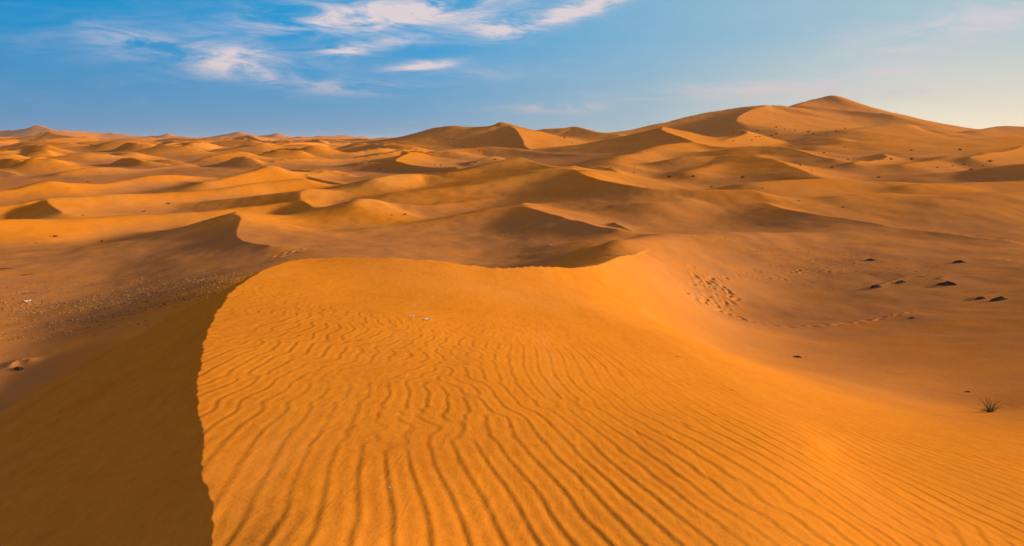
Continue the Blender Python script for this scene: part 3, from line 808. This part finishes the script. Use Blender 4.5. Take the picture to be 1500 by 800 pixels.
TUFTS = [  # px, py, width in px, label
 (1074, 194.5, 5, 'dark desert bush highest at the left end of the bush line under the great dune'),
 (1087, 195, 7, 'dark desert bush second from left in the top row under the great dune'),
 (1110, 192.5, 7, 'dark desert bush above the densest cluster on the great dune spur'),
 (1107, 201, 6, 'small dark desert bush in the upper left of the cluster at the spur foot'),
 (1113, 200.5, 6, 'small dark desert bush touching its neighbour on the right of the cluster'),
 (1101, 206, 7, 'dark desert bush low on the left edge of the cluster at the spur foot'),
 (1074, 207, 6, 'dark desert bush by the bright sliver crest below the great dune'),
 (1130, 200, 9, 'widest dark bush of the cluster at the foot of the great dune'),
 (1137, 197.5, 9, 'bushy dark shrub on the upper right of the cluster at the spur foot'),
 (1134, 203, 6, 'small dark bush lowest in the cluster at the foot of the great dune'),
 (1137, 187, 6, 'lone dark bush high on the lit slope of the great dune'),
 (1149, 190, 5, 'small dark bush just right of the lone high one on the great dune'),
 (1165, 192, 6, 'dark bush midway along the row crossing the great dune slope'),
 (1184, 193.5, 8, 'wide dark bush in the middle of the row across the great dune'),
 (1191, 197, 7, 'dark bush slightly below the row in the middle of the great dune foot'),
 (1210, 195, 5, 'small bush right of the middle in the row across the great dune'),
 (1224, 192.5, 7, 'dark bush near the right end of the row across the great dune'),
 (1238, 188.5, 6, 'last dark bush at the upper right end of the great dune row'),
 (827, 202.5, 7, 'dark bush on the bright face right of the middle skyline ridge'),
 (882, 207.5, 5, 'small dark bush on the slope between the skyline ridge and great dune'),
 (838, 210, 4, 'tiny bush below the one on the bright skyline face'),
 (665, 206, 4, 'tiny bush high on the brown flank of the middle skyline ridge'),
 (679, 216, 6, 'bush at the foot of the middle skyline ridge, leftmost of three'),
 (695, 217, 5, 'small bush in the middle of three below the skyline ridge'),
 (702, 223, 7, 'darkest bush below the skyline ridge, rightmost of three'),
 (697, 239, 5, 'small bush on the hollow right of the bright triangular dune'),
 (725, 235, 8, 'wide bush on the ridge right of the bright triangular dune'),
 (637, 242, 6, 'bush at the lower right toe of the bright triangular dune, left of a pair'),
 (646, 242.5, 6, 'bush at the lower right toe of the bright triangular dune, right of a pair'),
 (556, 248, 6, 'bush in the hollow left of and below the bright triangular dune'),
 (930, 244, 6, 'dark bush in the orange hollow right of the bright central sliver'),
 (928, 254, 6, 'bush at the low crest below the orange hollow in the centre right'),
 (894, 246, 5, 'small bush on the crest just right of the bright central sliver'),
 (980, 260, 13, 'widest dark bush on the brown flat right of the centre'),
 (1015, 259, 10, 'dark bush just right of the widest one on the brown flat'),
 (1042, 274.5, 9, 'low dark bush on the long crest right of the centre'),
 (1088, 261, 11, 'dark spreading bush on the flat near the pale winding crest line'),
 (1117, 276, 5, 'small bush at the right end of the long crest'),
 (1207, 224.5, 7, 'dark bush in the shaded hollow below the great dune, left one'),
 (1237, 216.5, 5, 'small bush on the pale rise below the great dune'),
 (1172, 243, 6, 'dark bush left of the pale winding crest line'),
 (1189, 251, 5, 'small bush on the end of the pale winding crest line'),
 (1218, 246, 9, 'solid dark bush right of the pale winding crest line'),
 (1242, 234.5, 6, 'small bush in the middle of the flat below the great dune'),
 (1305, 234, 9, 'dark bush left of a close pair on the right flat'),
 (1335, 234, 10, 'dark bush right of a close pair on the right flat'),
 (1335, 220.5, 8, 'dark bush above the close pair on the right side'),
 (1406, 220, 10, 'dark bush standing on a thin pale crest at far right'),
 (1450, 237, 11, 'largest dark bush on the orange slope at the right edge'),
 (1412, 241.5, 8, 'bush left of the largest one on the orange slope at right'),
 (1373, 246, 6, 'bush at the left end of the orange slope on the right side'),
 (1395, 244, 6, 'small bush in the middle of the orange slope on the right side'),
 (1440, 244.5, 5, 'small bush below the largest one on the orange slope at right'),
 (1422, 249, 9, 'flat spreading bush at the bottom of the orange slope at right'),
 (1287, 260.5, 10, 'dark bush on the small rise above the long right hand crest'),
 (1170, 294.5, 6, 'small dark bush beside the bright bend of the long right crest'),
 (1235, 304.5, 7, 'small faint bush in the wide brown hollow on the right'),
 (129, 267, 6, 'small bush below the pointed dune at far left'),
 (247, 300, 11, 'dark bush on the lit sand above the long left ridge'),
 (211, 310.5, 8, 'smaller bush down left of the dark one above the long left ridge'),
 (122, 316, 6, 'tiny bush on the top edge of the long orange ridge at left'),
 (81, 347, 12, 'loose brownish bush on the orange face at left'),
 (53, 357, 5, 'tiny bush at the foot of the orange face at left'),
 (149, 354, 8, 'dark bush at the right foot of the orange face at left'),
 (593, 315, 10, 'dark bush in the central hollow, right of a pair'),
 (574, 315.5, 8, 'faint bush in the central hollow, left of a pair'),
 (506, 299, 5, 'small bush on the bright slope left of the centre'),
]
CLODS = [
 (1320, 415, 15, 0, 'brush_clump', 'dark half buried brush clump at the right end of a low sand hummock'),
 (1283, 421, 16, 1, 'brush_clump', 'flat dark brush strip at the left end of a low sand hummock'),
 (1388, 417.5, 21, 2, 'brush_clump', 'largest dark rounded brush clump in the right hollow'),
 (1437, 438.5, 13, 1, 'brush_clump', 'dark brush clump left of a pair at the right edge'),
 (1465, 439.5, 22, 0, 'brush_clump', 'long dark brush clump right of a pair at the right edge'),
 (1336, 466.5, 9, 2, 'brush_clump', 'small dark clump alone beside the line of tracks at right'),
 (1168, 524, 12, 0, 'brush_clump', 'small dark clump alone on the smooth slope of the foreground dune'),
 (1275, 382, 12, 1, 'brush_clump', 'thin dark clump at the back of the right hollow'),
 (1405, 385, 14, 1, 'brush_clump', 'faint flat clump at the back right of the hollow'),
 (1418, 575, 7, 2, 'brush_clump', 'tiny dark clump up left of the green grass tuft'),
 (28, 541, 14, 0, 'brush_clump', 'dark clump on a sand hummock by the foot of the shaded slope'),
]
STICKS = [
 (10, 395, 17, 0.25, 'dark dead stick lying at the left edge of the valley floor'),
 (41, 403, 15, 0.5, 'dark dead stick lying right of the one at the left edge'),
 (41, 431, 13, 0.3, 'faint dead stick above the gravel patch at left'),
 (993, 523.5, 10, -0.5, 'small dark stick on the smooth slope right of the ripples'),
 (438, 371, 12, 0.3, 'short dark stick beyond the brink near the far tracks'),
 (1072, 572, 11, -0.3, 'thin stick on the slope below the lone dark clump'),
]
SCRAPS = [
 (627, 470, 9, 'white crumpled paper scrap on the foreground dune, the larger of two'),
 (604, 464.5, 7, 'thin white paper scrap just left of the larger one on the foreground dune'),
 (41, 442, 6, 'pale paper scrap on the valley floor at left'),
 (808, 359, 4, 'pale paper scrap in the shaded basin beyond the brink'),
 (571, 716, 4, 'tiny pale scrap between the ripples near the bottom'),
]
def place(name, me, p, sc_, rz, label, cat, group=None, sink=0.0):
    o = bpy.data.objects.new(name, me); C.objects.link(o)
    o.location = (p[0], p[1], p[2] - sink * sc_); o.scale = (sc_, sc_, sc_); o.rotation_euler = (0, 0, rz)
    return tag(o, label, cat, group)
rt = random.Random(3)
for (px, py, w, lab), p in zip(TUFTS, on_sand([t[:2] for t in TUFTS])):
    d = math.dist((0, 0, 0), p)
    o = place('desert_shrub', BUSH[rt.randrange(5)], p, w * d / F * 0.72, rt.uniform(0, 6.28), lab, 'bush', 'bushes scattered over the dunes')
    o.scale[2] *= rt.uniform(.6, .95)
for (px, py, w, k, nm, lab), p in zip(CLODS, on_sand([t[:2] for t in CLODS])):
    place(nm, CLOD[k], p, w * math.dist((0, 0, 0), p) / F * 1.1, rt.uniform(-.4, .4) + (3.1 if k == 0 else 0), lab, 'clump', 'dark clumps on the sand', 0.03).scale[2] *= 0.6
for (px, py, w, rz, lab), p in zip(STICKS, on_sand([t[:2] for t in STICKS])):
    place('dead_stick', STICK[rt.randrange(2)], p, w * math.dist((0, 0, 0), p) / F, rz, lab, 'stick')
for i, ((px, py, w, lab), p) in enumerate(zip(SCRAPS, on_sand([t[:2] for t in SCRAPS]))):
    place('paper_scrap', scrap_mesh(i), p, w * math.dist((0, 0, 0), p) / F, 0.5 * i, lab, 'paper scrap')

def grass_tuft(p, size):
    e = bpy.data.objects.new('grass_tuft', None); C.objects.link(e); e.location = p; e.empty_display_size = .1
    tag(e, 'green tuft of spiky grass alone on the smooth sand at lower right', 'grass tuft')
    r = random.Random(21); kinds = []
    for k in range(5):
        m = MB(); n = 6; bend = 0.12 + 0.13 * k
        for i in range(n + 1):
            t = i / n; w = .014 * (1 - t) ** .7 + .001; x = bend * t * t; z = t * (1 - .35 * bend * t)
            m.v += [(x, -w, z), (x + .006, 0, z + .002), (x, w, z)]
        for i in range(n):
            a = i * 3; m.f += [(a, a + 1, a + 4, a + 3), (a + 1, a + 2, a + 5, a + 4)]
        kinds.append(m.mesh('blade', M_DRYG if k == 4 else M_GRASS))
    for i in range(44):
        k = r.choice((0, 1, 1, 2, 2, 3, 3, 4)); o = bpy.data.objects.new('blade', kinds[k]); C.objects.link(o); o.parent = e
        a = r.uniform(0, 6.283); q = r.uniform(0, .10) * size
        o.location = (q * math.cos(a), q * math.sin(a), -.02); L = size * r.uniform(.35, 1.0)
        o.rotation_euler = (0, r.uniform(0, .75), a + r.uniform(-.6, .6)); o.scale = (L * 1.3, L * 1.5, L)
    m = MB()
    for i in range(9):
        a = r.uniform(0, 6.28); m.tube([(0, 0, .01), (.2 * math.cos(a), .2 * math.sin(a), .05), (.45 * math.cos(a), .45 * math.sin(a), .02)], [.02, .014, .006])
    o = bpy.data.objects.new('dead_stems', m.mesh('dead_stems', M_TWIG)); C.objects.link(o); o.parent = e; o.scale = (size, size, size)
p = on_sand([(1450, 604)])[0]
grass_tuft(p, 24 * math.dist((0, 0, 0), p) / F)

def gravel(name, n, region, seed, smin, smax, mat):
    """loose stones and bits of dry plant on the valley floor"""
    r = np.random.default_rng(seed); xs = []; ys = []
    x0, x1, y0, y1 = region
    while len(xs) < n:
        x = r.uniform(x0, x1, 4000); y = r.uniform(y0, y1, 4000)
        u, v = (x - x0) / (x1 - x0) * 2 - 1, (y - y0) / (y1 - y0) * 2 - 1
        pr = np.clip(1.15 - (u * u) ** 2 - v * v, 0, 1) * np.clip(0.5 + 1.6 * fbm(x / 3.5, y / 1.6, seed, 3), 0, 1)
        if x0 < 0: pr *= smooth(-0.34, -0.46, x / y)
        k = r.uniform(0, 1, 4000) < pr * .6
        xs += list(x[k]); ys += list(y[k])
    xs = np.array(xs[:n]); ys = np.array(ys[:n]); zs = height(xs, ys, detail=False)
    base = np.array([(1, 0, 0), (0, 1, 0), (-1, 0, 0), (0, -1, 0), (0, 0, .8), (0, 0, -.6)], float)
    fc = np.array([(0, 1, 4), (1, 2, 4), (2, 3, 4), (3, 0, 4), (1, 0, 5), (2, 1, 5), (3, 2, 5), (0, 3, 5)])
    s = np.exp(r.uniform(math.log(smin), math.log(smax), n)); a = r.uniform(0, 6.28, n)
    sh = base[None] * (1 + r.uniform(-.35, .35, (n, 6, 3)))
    c, sn = np.cos(a)[:, None], np.sin(a)[:, None]
    X = (sh[..., 0] * c * 1.3 - sh[..., 1] * sn) * s[:, None] + xs[:, None]; Y = (sh[..., 0] * sn * 1.3 + sh[..., 1] * c) * s[:, None] + ys[:, None]
    Z = sh[..., 2] * s[:, None] * .75 + zs[:, None] + s[:, None] * .2
    co = np.stack([X, Y, Z], -1).reshape(-1, 3); F_ = (fc[None] + 6 * np.arange(n)[:, None, None]).reshape(-1, 3)
    me = bpy.data.meshes.new(name); me.from_pydata(co.tolist(), [], F_.tolist()); me.materials.append(mat)
    o = bpy.data.objects.new(name, me); C.objects.link(o); tag(o, kind='stuff', label='loose gravel and dry plant bits speckling the brown valley floor' if x0 < 0 else 'sparse stones and crumbs on the floor of the right hollow')
gravel('valley_gravel', 6500, (-40, -7, 26, 48), 5, .016, .060, M_STONE)
gravel('hollow_gravel', 420, (17, 33, 44, 60), 9, .02, .06, M_STONE)
print('things', round(time.time() - T0, 1), 's')

def build_haze():
    me = bpy.data.meshes.new('haze'); L, zb, zt = 45000.0, -46.0, 92.0
    v = [(x, y, z) for z in (zb, zt) for (x, y) in ((-L, -L), (L, -L), (L, L), (-L, L))]
    me.from_pydata(v, [], [(0, 3, 2, 1), (4, 5, 6, 7), (0, 1, 5, 4), (1, 2, 6, 5), (2, 3, 7, 6), (3, 0, 4, 7)])
    o = bpy.data.objects.new('haze', me); C.objects.link(o); tag(o, kind='stuff')
    m = bpy.data.materials.new('haze'); m.use_nodes = True; t = NT(m.node_tree); t.n.clear()
    out = t.node('ShaderNodeOutputMaterial'); pv = t.node('ShaderNodeVolumePrincipled')
    pv.inputs['Color'].default_value = (0.93, 0.86, 0.88, 1); pv.inputs['Density'].default_value = 0.34e-4
    pv.inputs['Anisotropy'].default_value = 0.2
    t.link(pv.outputs[0], out.inputs['Volume']); me.materials.append(m)
build_haze()
